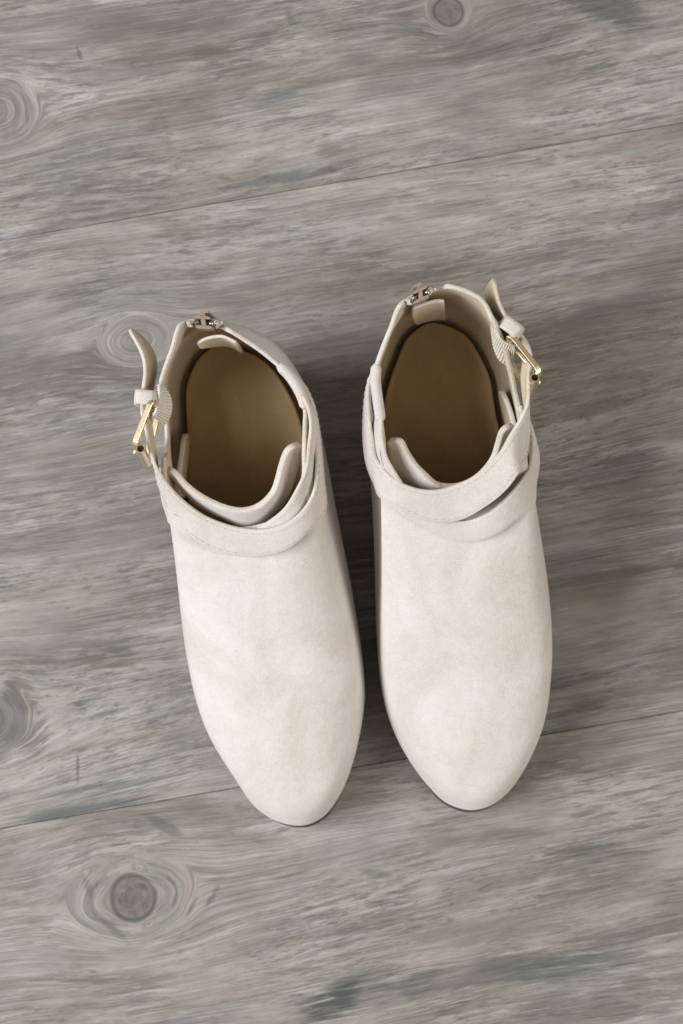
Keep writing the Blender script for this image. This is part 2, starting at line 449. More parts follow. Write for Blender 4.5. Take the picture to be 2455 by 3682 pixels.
def make_upper(b, root, th=2.0, zip_gap=(0.487, 0.513)):
    G, N = b.G, b.N
    I = G - N * th
    # rounded edge
    V = [G.reshape(-1, 3)]
    top = G[-1]; tin = I[-1]
    up = nrm(G[-1] - G[-3])
    r1 = top * .85 + tin * .15 + up * .55; r2 = (top + tin) / 2 + up * .85; r3 = top * .15 + tin * .85 + up * .55
    V += [r1, r2, r3, I[::-1].reshape(-1, 3)]
    V = np.concatenate(V)
    nu = NU * 2 + 3
    F = grid_faces(nu, NT_, True)
    fm = []
    for i in range(nu - 1):
        m = 0 if i < NU - 1 else (1 if i < NU + 3 else 2)
        fm += [m] * NT_
    o = mesh_obj('upper', V, F, None, root, mats=[M['suede'], M['edge'], M['lining']], fm=fm)
    fix_normals(o)
    b.I = I
    return o

def make_bottom(b, root):
    S, n = b.S, b.n
    NTs = NT_
    # outsole: thin, follows the feather line, a touch proud at the toe
    rise = np.clip(b.fz - 3.2, 0.4, None)
    at = ((S - b.toe) * b.ax).sum(1)
    tw = (5.0 * np.clip(1 - (at - 2) / 30, 0, 1))[:, None]
    o1 = S + n * (1.3 + tw); o1[:, 2] = b.fz + .6
    o2 = S + n * (1.5 + tw); o2[:, 2] = b.fz - 1.0
    o3 = S + n * (0.6 + tw); o3[:, 2] = np.maximum(b.fz - 3.6, 0.0)
    mid = axis_mid(b, S)
    V = np.concatenate([S * .9 + mid * .1 + np.array([0, 0, .4]), o1, o2, o3, mid * 1.0 - np.array([0, 0, 3.4])])
    V[-NT_:, 2] = np.maximum(V[-NT_:, 2], 0.0)
    o = mesh_obj('outsole', V, grid_faces(5, NT_, True), M['sole'], root)
    fix_normals(o)
    # heel block
    a = ((S - b.toe) * b.ax).sum(1)
    sel = np.where(a > b.L - 62)[0]
    sel = sel[np.argsort(TS[sel])]
    top = S[sel] + n[sel] * .5; top[:, 2] = b.fz[sel] - 3.0
    k = len(top)
    c = top.mean(0)
    rings = []
    for f, sq in ((0, 1.0), (.25, .975), (.6, .95), (.96, .94), (1.0, .93)):
        r = c + (top - c) * np.array([sq, sq, 1]); r[:, 2] = top[:, 2] * (1 - f)
        r[:, :2] -= (b.ax[:2] * 3 * f)
        rings.append(r)
    V = np.concatenate(rings)
    F = grid_faces(5, k, True) + [tuple(range(k - 1, -1, -1)), tuple(range(4 * k, 5 * k))]
    o = mesh_obj('heel', V, F, M['suede'], root)
    fix_normals(o)

def axis_mid(b, P):
    """each loop point's foot on the boot's centre line, shortened at the ends"""
    a = ((P - b.toe) * b.ax).sum(1)
    a2 = 28 + (a / b.L) * (b.L - 58)
    # centre line through the mean of opposite points
    order = NT_ - 1 - np.arange(NT_)
    cen = (P + P[(-np.arange(NT_)) % NT_]) / 2
    cx = cen[:, :2]
    ca = ((cen - b.toe) * b.ax).sum(1)
    idx = np.argsort(ca[:NT_ // 2]); 
    out = np.zeros_like(P)
    for d in range(2):
        out[:, d] = np.interp(a2, ca[:NT_ // 2][idx], cx[:NT_ // 2][idx, d])
    out[:, 2] = feather_z(a2, b.L)
    return out

def make_insole(b, root, inset=3.2, lift=5.0, cup=4.5):
    S, n = b.S, b.n
    R1 = S - n * inset
    mid = axis_mid(b, R1)
    rows = []
    e = R1.copy(); e[:, 2] = b.fz + lift - 1.6 + cup; rows.append(e)
    e = R1 - n * .2; e[:, 2] = b.fz + lift - .4 + cup; rows.append(e)
    e = R1 - n * .9; e[:, 2] = b.fz + lift + cup; rows.append(e)
    for f in (.07, .15, .25, .36, .5, .7, .85, 1.0):
        q = (R1 - n * .9) * (1 - f) + mid * f
        q[:, 2] = (b.fz + lift) * (1 - f) + (mid[:, 2] + lift) * f - 0.3 * math.sin(f * math.pi / 2) + cup * max(0, 1 - f / .42) ** 2
        rows.append(q)
    V = np.concatenate(rows)
    o = mesh_obj('insole', V, grid_faces(len(rows), NT_, True), M['insole'], root)
    fix_normals(o)
    # sock lining floor under it, closes the shoe
    V = np.concatenate([S + np.array([0, 0, 1.5]), mid + np.array([0, 0, 1.5])])
    o = mesh_obj('insole_board', V, grid_faces(2, NT_, True), M['dark'], root)
    return o

def new_boot(name, label, px, py):
    r = bpy.data.objects.new(name, None); col.objects.link(r)
    p = unp(px, py, 0); r.location = p / 1000
    r.empty_display_size = .02
    r['label'] = label; r['category'] = 'boot'; r['group'] = 'pair of cream ankle boots'
    ROOT_LOC[r.name] = p
    return r

# ---- left of the picture
L = new_boot('ankle_boot', 'cream suede ankle boot on the left of the pair, buckle on its left side', 900, 2000)
MK = [(0, 1075, 2965, 18), (.03, 1150, 2942, 18), (.065, 1214, 2870, 20), (.11, 1274, 2722, 22), (.16, 1312, 2505, 25),
      (.185, 1309, 2411, 26), (.25, 1268, 2114, 35), (.31, 1213, 1832, 46), (.36, 1166, 1597, 60), (.405, 1110, 1410, 75),
      (.44, 1025, 1270, 82), (.47, 930, 1195, 85), (.50, 775, 1157, 85), (.535, 660, 1215, 83), (.57, 600, 1340, 76),
      (.62, 597, 1540, 68), (.66, 603, 1720, 55), (.70, 629, 1918, 42), (.75, 642, 2114, 33), (.81, 684, 2388, 26),
      (.87, 751, 2630, 22), (.92, 853, 2803, 20), (.955, 930, 2908, 19), (.98, 1008, 2953, 18)]
CK = [(0, 860, 1905, 104), (.08, 1000, 1865, 108), (.16, 1085, 1745, 115), (.24, 1112, 1620, 120), (.30, 1122, 1530, 122),
      (.36, 1110, 1440, 124), (.41, 1050, 1345, 127), (.44, 1000, 1300, 129), (.47, 900, 1225, 133), (.49, 800, 1170, 138),
      (.51, 655, 1150, 138), (.53, 610, 1255, 137), (.56, 568, 1375, 136), (.60, 556, 1470, 134), (.64, 550, 1550, 130),
      (.68, 553, 1620, 125), (.74, 562, 1690, 120), (.82, 600, 1780, 113), (.91, 700, 1870, 107)]
ZK = [(0, 104), (.08, 108), (.16, 115), (.24, 120), (.30, 122), (.36, 124), (.41, 127), (.44, 129), (.47, 133), (.487, 137),
      (.489, 132), (.511, 132), (.513, 137.5), (.53, 137), (.558, 136), (.582, 108), (.602, 90), (.632, 92), (.66, 108), (.69, 120), (.74, 119), (.82, 113), (.91, 107), (1.0, 104)]
bl = build_body(MK, CK, ZK)
bl.upper = make_upper(bl, L); make_bottom(bl, L); make_insole(bl, L)

# ---- right of the picture
Rr = new_boot('ankle_boot', 'cream suede ankle boot on the right of the pair, buckle on its right side', 1620, 1950)
MKr = [(0, 1691, 2910, 18), (.02, 1754, 2897, 18), (.045, 1812, 2857, 19), (.08, 1874, 2776, 20), (.13, 1941, 2630, 22),
       (.19, 1976, 2442, 26), (.25, 1987, 2255, 30), (.30, 1974, 2082, 36), (.34, 1945, 1910, 43), (.38, 1900, 1720, 56),
       (.42, 1860, 1480, 68), (.45, 1822, 1290, 76), (.475, 1725, 1130, 83), (.50, 1560, 1070, 85), (.525, 1435, 1135, 84),
       (.555, 1365, 1270, 80), (.59, 1318, 1440, 72), (.63, 1322, 1620, 60), (.67, 1334, 1800, 50), (.72, 1343, 2035, 38),
       (.77, 1350, 2270, 30), (.81, 1365, 2442, 26), (.85, 1393, 2568, 23), (.90, 1456, 2709, 21), (.94, 1534, 2818, 19), (.975, 1613, 2889, 18)]
CKr = [(0, 1620, 1800, 104), (.08, 1760, 1730, 108), (.16, 1860, 1610, 115), (.24, 1895, 1500, 121), (.30, 1898, 1420, 126),
       (.35, 1885, 1330, 131), (.40, 1845, 1230, 135), (.44, 1783, 1149, 137), (.465, 1725, 1062, 138), (.487, 1600, 1020, 139),
       (.513, 1442, 1080, 139), (.535, 1395, 1180, 136), (.56, 1357, 1275, 132), (.60, 1337, 1350, 129), (.64, 1338, 1430, 126),
       (.70, 1342, 1520, 123), (.76, 1350, 1590, 120), (.84, 1385, 1680, 113), (.92, 1480, 1775, 107)]
ZKr = [(0, 104), (.08, 108), (.16, 115), (.26, 122), (.31, 121), (.35, 108), (.375, 95), (.405, 112), (.438, 136), (.465, 138), (.487, 139),
       (.489, 133), (.511, 133), (.513, 138.5), (.535, 136), (.56, 132), (.60, 129), (.64, 126), (.70, 123), (.76, 120), (.84, 113), (.92, 107), (1.0, 104)]
br = build_body(MKr, CKr, ZKr)
br.upper = make_upper(br, Rr); make_bottom(br, Rr); make_insole(br, Rr)
# ------------------------------------------------------------------ straps, buckle, zip
from mathutils.bvhtree import BVHTree

def grown_bvh(b, off):
    key = round(off, 2)
    if not hasattr(b, 'bvh'): b.bvh = {}
    if key in b.bvh: return b.bvh[key]
    D = b.dense[::4]
    ext = D[-1] + nrm(D[-1] - D[-4]) * 16.0
    ext1 = (D[-1] + ext) / 2
    D = np.concatenate([D, ext1[None], ext[None]])
    du = np.gradient(D, axis=0); dv = np.roll(D, -1, 1) - np.roll(D, 1, 1)
    N = nrm(np.cross(dv, du))
    c = D.mean((0, 1))
    if ((D[20] - c)[:, :2] * N[20][:, :2]).sum() < 0: N = -N
    D = D + N * off
    F = grid_faces(len(D), NT_, True)
    b.bvh[key] = BVHTree.FromPolygons([tuple(v) for v in D.reshape(-1, 3)], F)
    return b.bvh[key]

def spt(b, px, py, z):
    """pixel + height, or (z < 0) lying -z mm above the boot's surface"""
    if z >= 0: return unp(px, py, z)
    o = Vector((0, 0, CAM_H)); q = unp(px, py, 0); d = (Vector(q) - o).normalized()
    h = grown_bvh(b, -z).ray_cast(o, d)
    if h[0] is None or h[0].z < 40:
        print('MISS', px, py, z, h[0]); return unp(px, py, 100)
    return np.array(h[0])

def rails(b, rows, n):
    U = curve([spt(b, *r[0]) for r in rows], n); D = curve([spt(b, *r[1]) for r in rows], n)
    return U, D

def push_out(b, P, off):
    t = grown_bvh(b, off); Q = P.copy()
    for i, p in enumerate(P):
        h = t.find_nearest(Vector(p))
        if h[0] is None: continue
        nn = np.array(h[1]); d = p - np.array(h[0])
        if nn @ (np.array(h[0]) - b.C.mean(0)) * 1.0 < 0: nn = -nn
        if d @ nn < 0 and np.linalg.norm(d) < 9: Q[i] = np.array(h[0])
    return smooth_rows(Q, 3)

def smooth_rows(P, k):
    for _ in range(k):
        Q = P.copy(); Q[1:-1] = .5 * P[1:-1] + .25 * (P[:-2] + P[2:]); P = Q
    return P

def ribbon(name, U, D, th, centre, root, mats, crown=.35, rib=None, tips=(0, 0), m=9, relax=2):
    """a band between two edge curves, outer face towards the viewer's outside, th mm thick"""
    U = smooth_rows(U, relax); D = smooth_rows(D, relax)
    n = len(U)
    mid = (U + D) / 2
    T = nrm(np.gradient(mid, axis=0)); W = D - U
    N = nrm(np.cross(T, W))
    out = mid - centre; out[:, 2] = 0
    sgn = np.sign((N * out).sum(1).mean()); N = N * sgn
    wl = np.linalg.norm(W, axis=1, keepdims=True)
    s = np.concatenate([[0], np.cumsum(np.linalg.norm(mid[1:] - mid[:-1], axis=1))])
    # rounded tips
    fac = np.ones(n)
    for e, d in ((0, s), (1, s[-1] - s)):
        if tips[e]:
            q = np.clip(d / tips[e], 0, 1); fac *= np.sqrt(np.clip(1 - (1 - q) ** 2, .03, 1))
    rows = []
    ks = np.linspace(0, 1, m)
    h = th / 2
    prof = []          # (across 0..1, extra across mm, out mm)
    for k in ks: prof.append((k, 0, h + crown * (1 - (2 * k - 1) ** 2), 0))
    prof.append((1, .22 * h, .82 * h, 1)); prof.append((1, .3 * h, 0, 1)); prof.append((1, .22 * h, -.82 * h, 1))
    for k in ks[::-1]: prof.append((k, 0, -h + crown * .6 * (1 - (2 * k - 1) ** 2), 2))
    prof.append((0, -.22 * h, -.82 * h, 1)); prof.append((0, -.3 * h, 0, 1)); prof.append((0, -.22 * h, .82 * h, 1))
    Wn = W / wl
    V = np.zeros((n, len(prof), 3))
    off = np.zeros(n)
    if rib: off = rib[1] * np.sin(2 * np.pi * s / rib[0])
    for j, (k, ex, ou, mt) in enumerate(prof):
        kk = .5 + (k - .5) * fac
        o2 = ou + (off if mt != 2 else -off)
        V[:, j] = U + W * kk[:, None] + Wn * (ex * fac)[:, None] + N * (o2[:, None] if hasattr(o2, 'shape') and np.ndim(o2) else o2)
    V -= (N * h)[:, None, :]
    L_ = len(prof)
    F = grid_faces(n, L_, True) + [tuple(range(L_)), tuple(range(n * L_ - 1, (n - 1) * L_ - 1, -1))]
    fm = []
    for i in range(n - 1):
        for j in range(L_):
            mt = max(prof[j][3], prof[(j + 1) % L_][3]) if prof[j][3] != prof[(j + 1) % L_][3] and 1 in (prof[j][3], prof[(j + 1) % L_][3]) else prof[j][3]
            if 1 in (prof[j][3], prof[(j + 1) % L_][3]): mt = 1
            fm.append(mt)
    fm += [1, 1]
    o = mesh_obj(name, V.reshape(-1, 3), F, None, root, mats=mats, fm=fm)
    fix_normals(o)
    ribbon.last = dict(U=U, D=D, N=N, W=Wn, s=s, V=V)
    return o

def tube(name, P, r, mat, root, k=8, flat=1.0, n=None, cap=True, up=None):
    P = np.array(P, float)
    if n: P = curve(P, n)
    r = np.broadcast_to(np.asarray(r, float), (len(P),))
    T = nrm(np.gradient(P, axis=0))
    ref = np.array(up if up is not None else [0, 0, 1.0])
    A = np.cross(T, ref); A = nrm(np.where(np.linalg.norm(A, axis=1, keepdims=True) < .05, np.cross(T, [1, 0, 0]), A)); B = nrm(np.cross(A, T))
    an = np.arange(k) / k * 2 * np.pi
    V = P[:, None] + r[:, None, None] * (A[:, None] * np.cos(an)[None, :, None] + B[:, None] * (np.sin(an) * flat)[None, :, None])
    F = grid_faces(len(P), k, True)
    if cap: F += [tuple(range(k)), tuple(range(len(P) * k - 1, (len(P) - 1) * k - 1, -1))]
    o = mesh_obj(name, V.reshape(-1, 3), F, mat, root); fix_normals(o); return o

def bar(name, P, wid, thk, side, mat, root, bevel=.3):
    """a flat metal bar along P: wid across `side`, thk the other way"""
    P = np.array(P, float); T = nrm(np.gradient(P, axis=0))
    A = nrm(np.array(side, float)[None] - T * (T @ np.array(side, float))[:, None]); B = np.cross(T, A)
    w2, t2 = wid / 2, thk / 2; e = bevel
    pr = [(-w2 + e, -t2), (w2 - e, -t2), (w2, -t2 + e), (w2, t2 - e), (w2 - e, t2), (-w2 + e, t2), (-w2, t2 - e), (-w2, -t2 + e)]
    V = np.stack([P + A * a + B * c for a, c in pr], 1)
    F = grid_faces(len(P), 8, True) + [tuple(range(8)), tuple(range(len(P) * 8 - 1, (len(P) - 1) * 8 - 1, -1))]
    o = mesh_obj(name, V.reshape(-1, 3), F, mat, root, smooth=False); fix_normals(o); return o

def stitches(name, P, root, mat, length=2.2, gap=.9, r=.28):
    """a row of separate thread stitches along P, one mesh (too small to pick apart)"""
    P = np.array(P, float)
    s = np.concatenate([[0], np.cumsum(np.linalg.norm(P[1:] - P[:-1], axis=1))])
    V = []; F = []
    pos = 0.3
    while pos + length < s[-1]:
        q = np.array([[np.interp(pos + length * f, s, P[:, d]) for d in range(3)] for f in (0, .2, .5, .8, 1)])
        T = nrm(np.gradient(q, axis=0)); A = nrm(np.cross(T, [0, 0, 1.0])); B = np.cross(A, T)
        base = len(V)
        for i, f in enumerate((.35, .9, 1, .9, .35)):
            for k in range(5):
                an = k / 5 * 2 * np.pi
                V.append(q[i] + r * f * (A[i] * math.cos(an) + B[i] * math.sin(an)))
        F += grid_faces(5, 5, True, base)
        pos += length + gap
    o = mesh_obj(name, V, F, mat, root)
    o['kind'] = 'stuff'
    return o

def build_details(b, root, spec, side):
    """side: +1 when the buckle sits on the right of the picture"""
    ctr = np.array([*((b.C.mean(0))[:2]), 0])
    SM = [M['suede_strap'], M['edge'], M['lining']]
    # under strap, then the buckled strap over it
    U, D = rails(b, spec['A'], 110)
    U[14:], D[14:] = push_out(b, U[14:], 1.7), push_out(b, D[14:], 1.7)
    U, D = smooth_rows(U, 4), smooth_rows(D, 4)
    oA = ribbon('cross_strap', U, D, 1.35, ctr, root, SM, crown=.15, tips=(0, 0)); la = dict(ribbon.last)
    part_of(stitches('stitching', la['U'][6:-6] + la['W'][6:-6] * 1.6 + la['N'][6:-6] * .08, root, M['thread'], r=.15), oA, root)
    U, D = rails(b, spec['B'], 190)
    U[90:176], D[90:176] = push_out(b, U[90:176], 3.6), push_out(b, D[90:176], 3.6)
    U[60:], D[60:] = smooth_rows(U[60:], 14), smooth_rows(D[60:], 14)
    oB = ribbon('buckle_strap', U, D, 1.4, ctr, root, SM, crown=.15, tips=(7, 0)); lb = dict(ribbon.last)
    for rail, sg in ((lb['U'], 1), (lb['D'], -1)):
        part_of(stitches('stitching', (rail + lb['W'] * 1.7 * sg + lb['N'] * .22)[8:-6], root, M['thread'], r=.15), oB, root)
    # tongue: padded, two-ply
    U, D = rails(b, spec['T'], 80)
    oT = ribbon('tongue', U, D, 2.7, ctr, root, SM, crown=.55, tips=(5, 5), m=11)
    lt = dict(ribbon.last)
    # gusset edge inside the notch
    U, D = rails(b, spec['G'], 40)
    ribbon('side_gusset', U, D, 2.2, ctr, root, [M['suede'], M['suede'], M['lining']], tips=(6, 0))
    # zip guard flap
    U, D = rails(b, spec['Z'], 40)
    ribbon('zip_guard', U, D, 1.2, ctr, root, [M['lining'], M['edge'], M['lining']], tips=(1.5, 0))
    # elastic with cross ribs
    U, D = rails(b, spec['E'], 150)
    ribbon('elastic', U, D, 1.1, ctr, root, [M['elastic'], M['elastic'], M['elastic']], crown=.1, rib=(1.25, .24), relax=1)
    # keeper loop round the strap
    kx, ky, kz0, kz1, kw, kd, kang = spec['K']
    c = unp(kx, ky, kz1)
    e1 = np.array([math.cos(R(kang)), math.sin(R(kang)), 0]); e2 = np.array([-e1[1], e1[0], 0]); ez = np.array([0, 0, 1.0])
    hz = (kz1 - kz0) / 2; cc = c - ez * hz
    path = []
    for i in range(48):
        an = i / 48 * 2 * np.pi
        ca_, sa_ = math.cos(an), math.sin(an)
        q = lambda v, p: math.copysign(abs(v) ** p, v)
        path.append((q(ca_, .55) * kw / 2, q(sa_, .45) * hz))
    V = []
    for (xx, zz) in path:
        ln = math.hypot(xx, zz); nx, nz = xx / ln, zz / ln
        for (o_, t_) in ((1.0, -.5), (1.15, -.25), (1.2, 0), (1.15, .25), (1.0, .5), (.0, .46), (0, -.46)):
            V.append(cc + e1 * (xx + nx * (o_ - .6) * 1.3) + ez * (zz + nz * (o_ - .6) * 1.3) + e2 * t_ * kd)
    o = mesh_obj('keeper_loop', V, grid_faces(48, 7, True), M['suede_strap'], root)
    bm = bmesh.new(); bm.from_mesh(o.data); bm.verts.ensure_lookup_table()
    for j in range(7):
        bm.faces.new([bm.verts[47 * 7 + j], bm.verts[47 * 7 + (j + 1) % 7], bm.verts[(j + 1) % 7], bm.verts[j]])
    bmesh.ops.recalc_face_normals(bm, faces=bm.faces)
    for f in bm.faces: f.smooth = True
    bm.to_mesh(o.data); bm.free()
    # buckle
    tb0, tb1, bb0, bb1 = [unp(*p) for p in spec['F']]      # top bar back/front, bottom bar back/front
    outd = nrm(np.cross(tb1 - tb0, bb0 - tb0)); cen = (tb0 + bb1) / 2
    if (outd * (cen - ctr) * [1, 1, 0]).sum() < 0: outd = -outd
    fr = []
    corners = [tb0, tb1, bb1, bb0]
    mid = sum(corners) / 4
    path = []
    for i in range(4):
        p, q = corners[i], corners[(i + 1) % 4]; pr_ = corners[i - 1]
        a1 = p + nrm(pr_ - p) * 2.2; a2 = p + nrm(q - p) * 2.2
        for t in np.linspace(0, 1, 5):
            path.append((1 - t) ** 2 * a1 + 2 * t * (1 - t) * p + t * t * a2)
    path.append(path[0]); path = np.array(path)
    # the frame bows outwards along its length
    ln = np.linalg.norm(tb1 - tb0)
    along = ((path - tb0) @ nrm(tb1 - tb0)) / ln
    path = path + outd[None] * (1.6 * np.clip(1 - (2 * along - 1) ** 2, 0, 1))[:, None]
    T = nrm(np.roll(path[:-1], -1, 0) - np.roll(path[:-1], 1, 0))
    A = np.broadcast_to(outd, T.shape); B = nrm(np.cross(T, A))
    wo, wi = 1.1, 1.2; e = .28
    pr = [(-wi + e, -wo), (wi - e, -wo), (wi, -wo + e), (wi, wo - e), (wi - e, wo), (-wi + e, wo), (-wi, wo - e), (-wi, -wo + e)]
    V = np.stack([path[:-1] + A * a + B * c2 for a, c2 in pr], 1)
    nP = len(path) - 1
    F = grid_faces(nP, 8, True) + [((nP - 1) * 8 + j, (nP - 1) * 8 + (j + 1) % 8, (j + 1) % 8, j) for j in range(8)]
    bk = mesh_obj('buckle', V.reshape(-1, 3), F, M['gold'], root, smooth=False); fix_normals(bk)
    # roller on the front bar: an open tube
    r0, r1 = tb1 - outd * 2.6 + nrm(tb1 - tb0) * .8, bb1 - outd * 1.2 + nrm(bb1 - bb0) * .8
    dr = nrm(r1 - r0); p = nrm(np.cross(dr, outd)); k = 20
    r0 = r0 + dr * .4; r1 = r1 + dr * .4
    V = []
    for (pt, rad) in ((r0, 1.5), (r0, 2.0), (r1, 2.0), (r1, 1.5)):
        for i in range(k):
            an = i / k * 2 * np.pi; V.append(pt + rad * (outd * math.cos(an) + p * math.sin(an)))
    F = grid_faces(4, k, True) + [(3 * k + j, 3 * k + (j + 1) % k, (j + 1) % k, j) for j in range(k)]
    ro = mesh_obj('roller', V, F, M['gold'], root); fix_normals(ro); part_of(ro, bk, root)
    es = ro.modifiers.new('es', 'EDGE_SPLIT'); es.split_angle = R(40)
    # prong
    pb = (tb0 + bb0) / 2; pf = (tb1 + bb1) / 2
    P = [pb - outd * .6, pb + outd * 1.6 + (pf - pb) * .08, pb + (pf - pb) * .5 + outd * 3.0, pf + outd * 2.2, pf + (pf - pb) * .10 + outd * 1.9]
    pg = tube('prong', P, np.concatenate([np.linspace(.95, .85, 17), [1.25, 1.25, .5]]), M['gold'], root, n=20); part_of(pg, bk, root)
    # hem of the collar: a line of stitches just inside the edge
    st = (b.I[-1] * .55 + b.G[-1] * .45) + nrm(b.G[-1] - b.G[-3]) * .78
    i0, i1 = spec['stitch']
    part_of(stitches('stitching', st[int(i0 * NT_):int(i1 * NT_)], root, M['thread'], length=1.7, gap=.7, r=.2), b.upper, root)
    # padded roll on the plain side of the collar
    j0, j1 = spec['roll']
    idx = np.arange(int(j0 * NT_), int(j1 * NT_) + 1)
    P = (b.G[-1, idx] + b.I[-1, idx]) / 2 + np.array([0, 0, .2])
    P = smooth_rows(P, 6)
    rr = 2.35 * np.clip(np.sin(np.linspace(.25, math.pi - .25, len(idx))) * 2.2, .5, 1)
    tube('collar_roll', P, rr, M['suede_strap'], root, k=12)
    # zip: tapes with teeth down the back, slider at the top, pull hanging outside
    zl, zr = unp(*spec['zl']), unp(*spec['zr'])
    jc = NT_ // 2
    dz = nrm(zr - zl)
    backd = np.array([b.ax[0], b.ax[1], 0])          # away from the toe
    zp = bpy.data.objects.new('zipper', None); col.objects.link(zp); zp.parent = root
    down = b.G[::-1, jc]
    down = down[down[:, 2] > 62] + b.N[0, jc] * 0 + backd * .5
    zc_ = (zl + zr) / 2
    P0 = np.concatenate([[zc_ + np.array([0, 0, -1.0])], down[3:]])
    P0 = curve(P0, 40)
    for s_ in (-1, 1):
        U = P0 + dz * s_ * .9; D = P0 + dz * s_ * np.linspace(3.2, 3.0, 40)[:, None]
        o = ribbon('zip_tape', U, D, 1.2, ctr, root, [M['tape'], M['tape'], M['tape']], crown=.1); part_of(o, zp, root)
        # frayed, folded tape end
        e0 = (zl if s_ < 0 else zr)
        rng = random.Random(7 + s_)
        V = []; F = []
        for f in range(9):
            an = rng.uniform(0, 6.28); q = e0 + np.array([math.cos(an), math.sin(an), 0]) * rng.uniform(.2, 1.3) - dz * s_ * 1.6
            w3 = [q + np.array([0, 0, -3]), q + np.array([rng.uniform(-.5, .5), rng.uniform(-.5, .5), .3]), q + np.array([rng.uniform(-1.3, 1.3), rng.uniform(-1.3, 1.3), 1.0 + rng.random()])]
            base = len(V)
            for i, rad in enumerate((.8, .75, .45)):
                for k in range(6):
                    V.append(w3[i] + rad * np.array([math.cos(k), math.sin(k), 0]))
            F += grid_faces(3, 6, True, base) + [tuple(range(base + 12, base + 18))]
        o = mesh_obj('zip_tape_end', V, F, M['tape'], root); fix_normals(o); part_of(o, zp, root)
    V = []; F = []
    cube = [(0, 1, 3, 2), (4, 6, 7, 5), (0, 4, 5, 1), (2, 3, 7, 6), (0, 2, 6, 4), (1, 5, 7, 3)]
    sl = np.concatenate([[0], np.cumsum(np.linalg.norm(P0[1:] - P0[:-1], axis=1))])
    pos = 0.0; side_ = 1
    while pos < sl[-1] - 2:
        q = np.array([np.interp(pos, sl, P0[:, d]) for d in range(3)]) + dz * side_ * .55
        base = len(V)
        for xx in (-.75, .75):
            for yy in (-.75, .75):
                for zz in (-.32, .32): V.append(q + dz * xx + backd * yy + np.array([0, 0, zz]))
        F += [tuple(base + i for i in f) for f in cube]
        pos += .95; side_ = -side_
    o = mesh_obj('zip_teeth', V, F, M['zip_metal'], root, smooth=False); o['kind'] = 'stuff'; part_of(o, zp, root)
    # first teeth standing proud on each side of the slider
    for s_ in (-1, 1):
        o = tube('top_stop', [zc_ + dz * s_ * 3.0 + np.array([0, 0, -3]), zc_ + dz * s_ * 3.0 + np.array([0, 0, 1.2]), zc_ + dz * s_ * 2.8 + np.array([0, 0, 1.8])], [1.25, 1.25, .7], M['zip_steel'], root, k=10)
        part_of(o, zp, root)
    # slider
    def plate(name, c, wx, wy, wz, mat, taper=.8):
        V = []; prof = [(-1, -.6), (-.7, -1), (.7, -1), (1, -.6), (1, .6), (.7, 1), (-.7, 1), (-1, .6)]
        for zz, k in ((-1, taper), (-.7, 1), (.75, 1), (1, .88)):
            for (u, v) in prof: V.append(c + dz * u * wx / 2 * k + backd * v * wy / 2 + np.array([0, 0, zz * wz / 2]))
        o = mesh_obj(name, V, grid_faces(4, 8, True) + [tuple(range(7, -1, -1)), tuple(range(24, 32))], mat, root, smooth=False)
        fix_normals(o); return o
    s0 = zc_ + np.array([0, 0, -.6])
    inner = plate('slider', s0 - backd * 2.1, 7.6, 1.5, 8.0, M['zip_paint'], .7)
    part_of(inner, zp, root)
    # (outer plate, post and pull are pieces of the slider)
    me_parts = [plate('slider', s0 + backd * 2.0, 7.0, 1.3, 8.0, M['zip_paint'], .7), plate('slider', s0 + np.array([0, 0, 2.6]), 2.0, 3.4, 2.4, M['zip_paint'], .9),
                plate('slider', s0 + backd * 3.4 + np.array([0, 0, .8]), 2.6, 1.8, 4.5, M['zip_paint'], .9)]
    bm = bmesh.new(); bm.from_mesh(inner.data)
    for o in me_parts:
        bm.from_mesh(o.data); bpy.data.objects.remove(o)
    bm.to_mesh(inner.data); bm.free()
    pl = spec['pull']
    o = bar('pull_tab', [s0 + backd * (4.6 + pl * .1) + dz * 1.0 * pl + np.array([0, 0, 3.0]), s0 + backd * 5.2 + dz * 1.2 * pl + np.array([0, 0, -3]), s0 + backd * 5.6 + dz * 1.6 * pl + np.array([0, 0, -20])],
            3.6, 1.1, dz, M['zip_paint'], root)
    part_of(o, zp, root)

M['thread'] = simple('cream_thread', (.60, .54, .475), .8, 0, 700, .1)
M['elastic'] = simple('ivory_grosgrain', (.66, .61, .53), .75, 0, 900, .12, bump=.3)
M['tape'] = simple('beige_zip_tape', (.50, .43, .36), .85, 0, 1200, .35, bump=.6)
M['zip_steel'] = simple('steel_zip_stop', (.55, .55, .56), .25, 1.0)

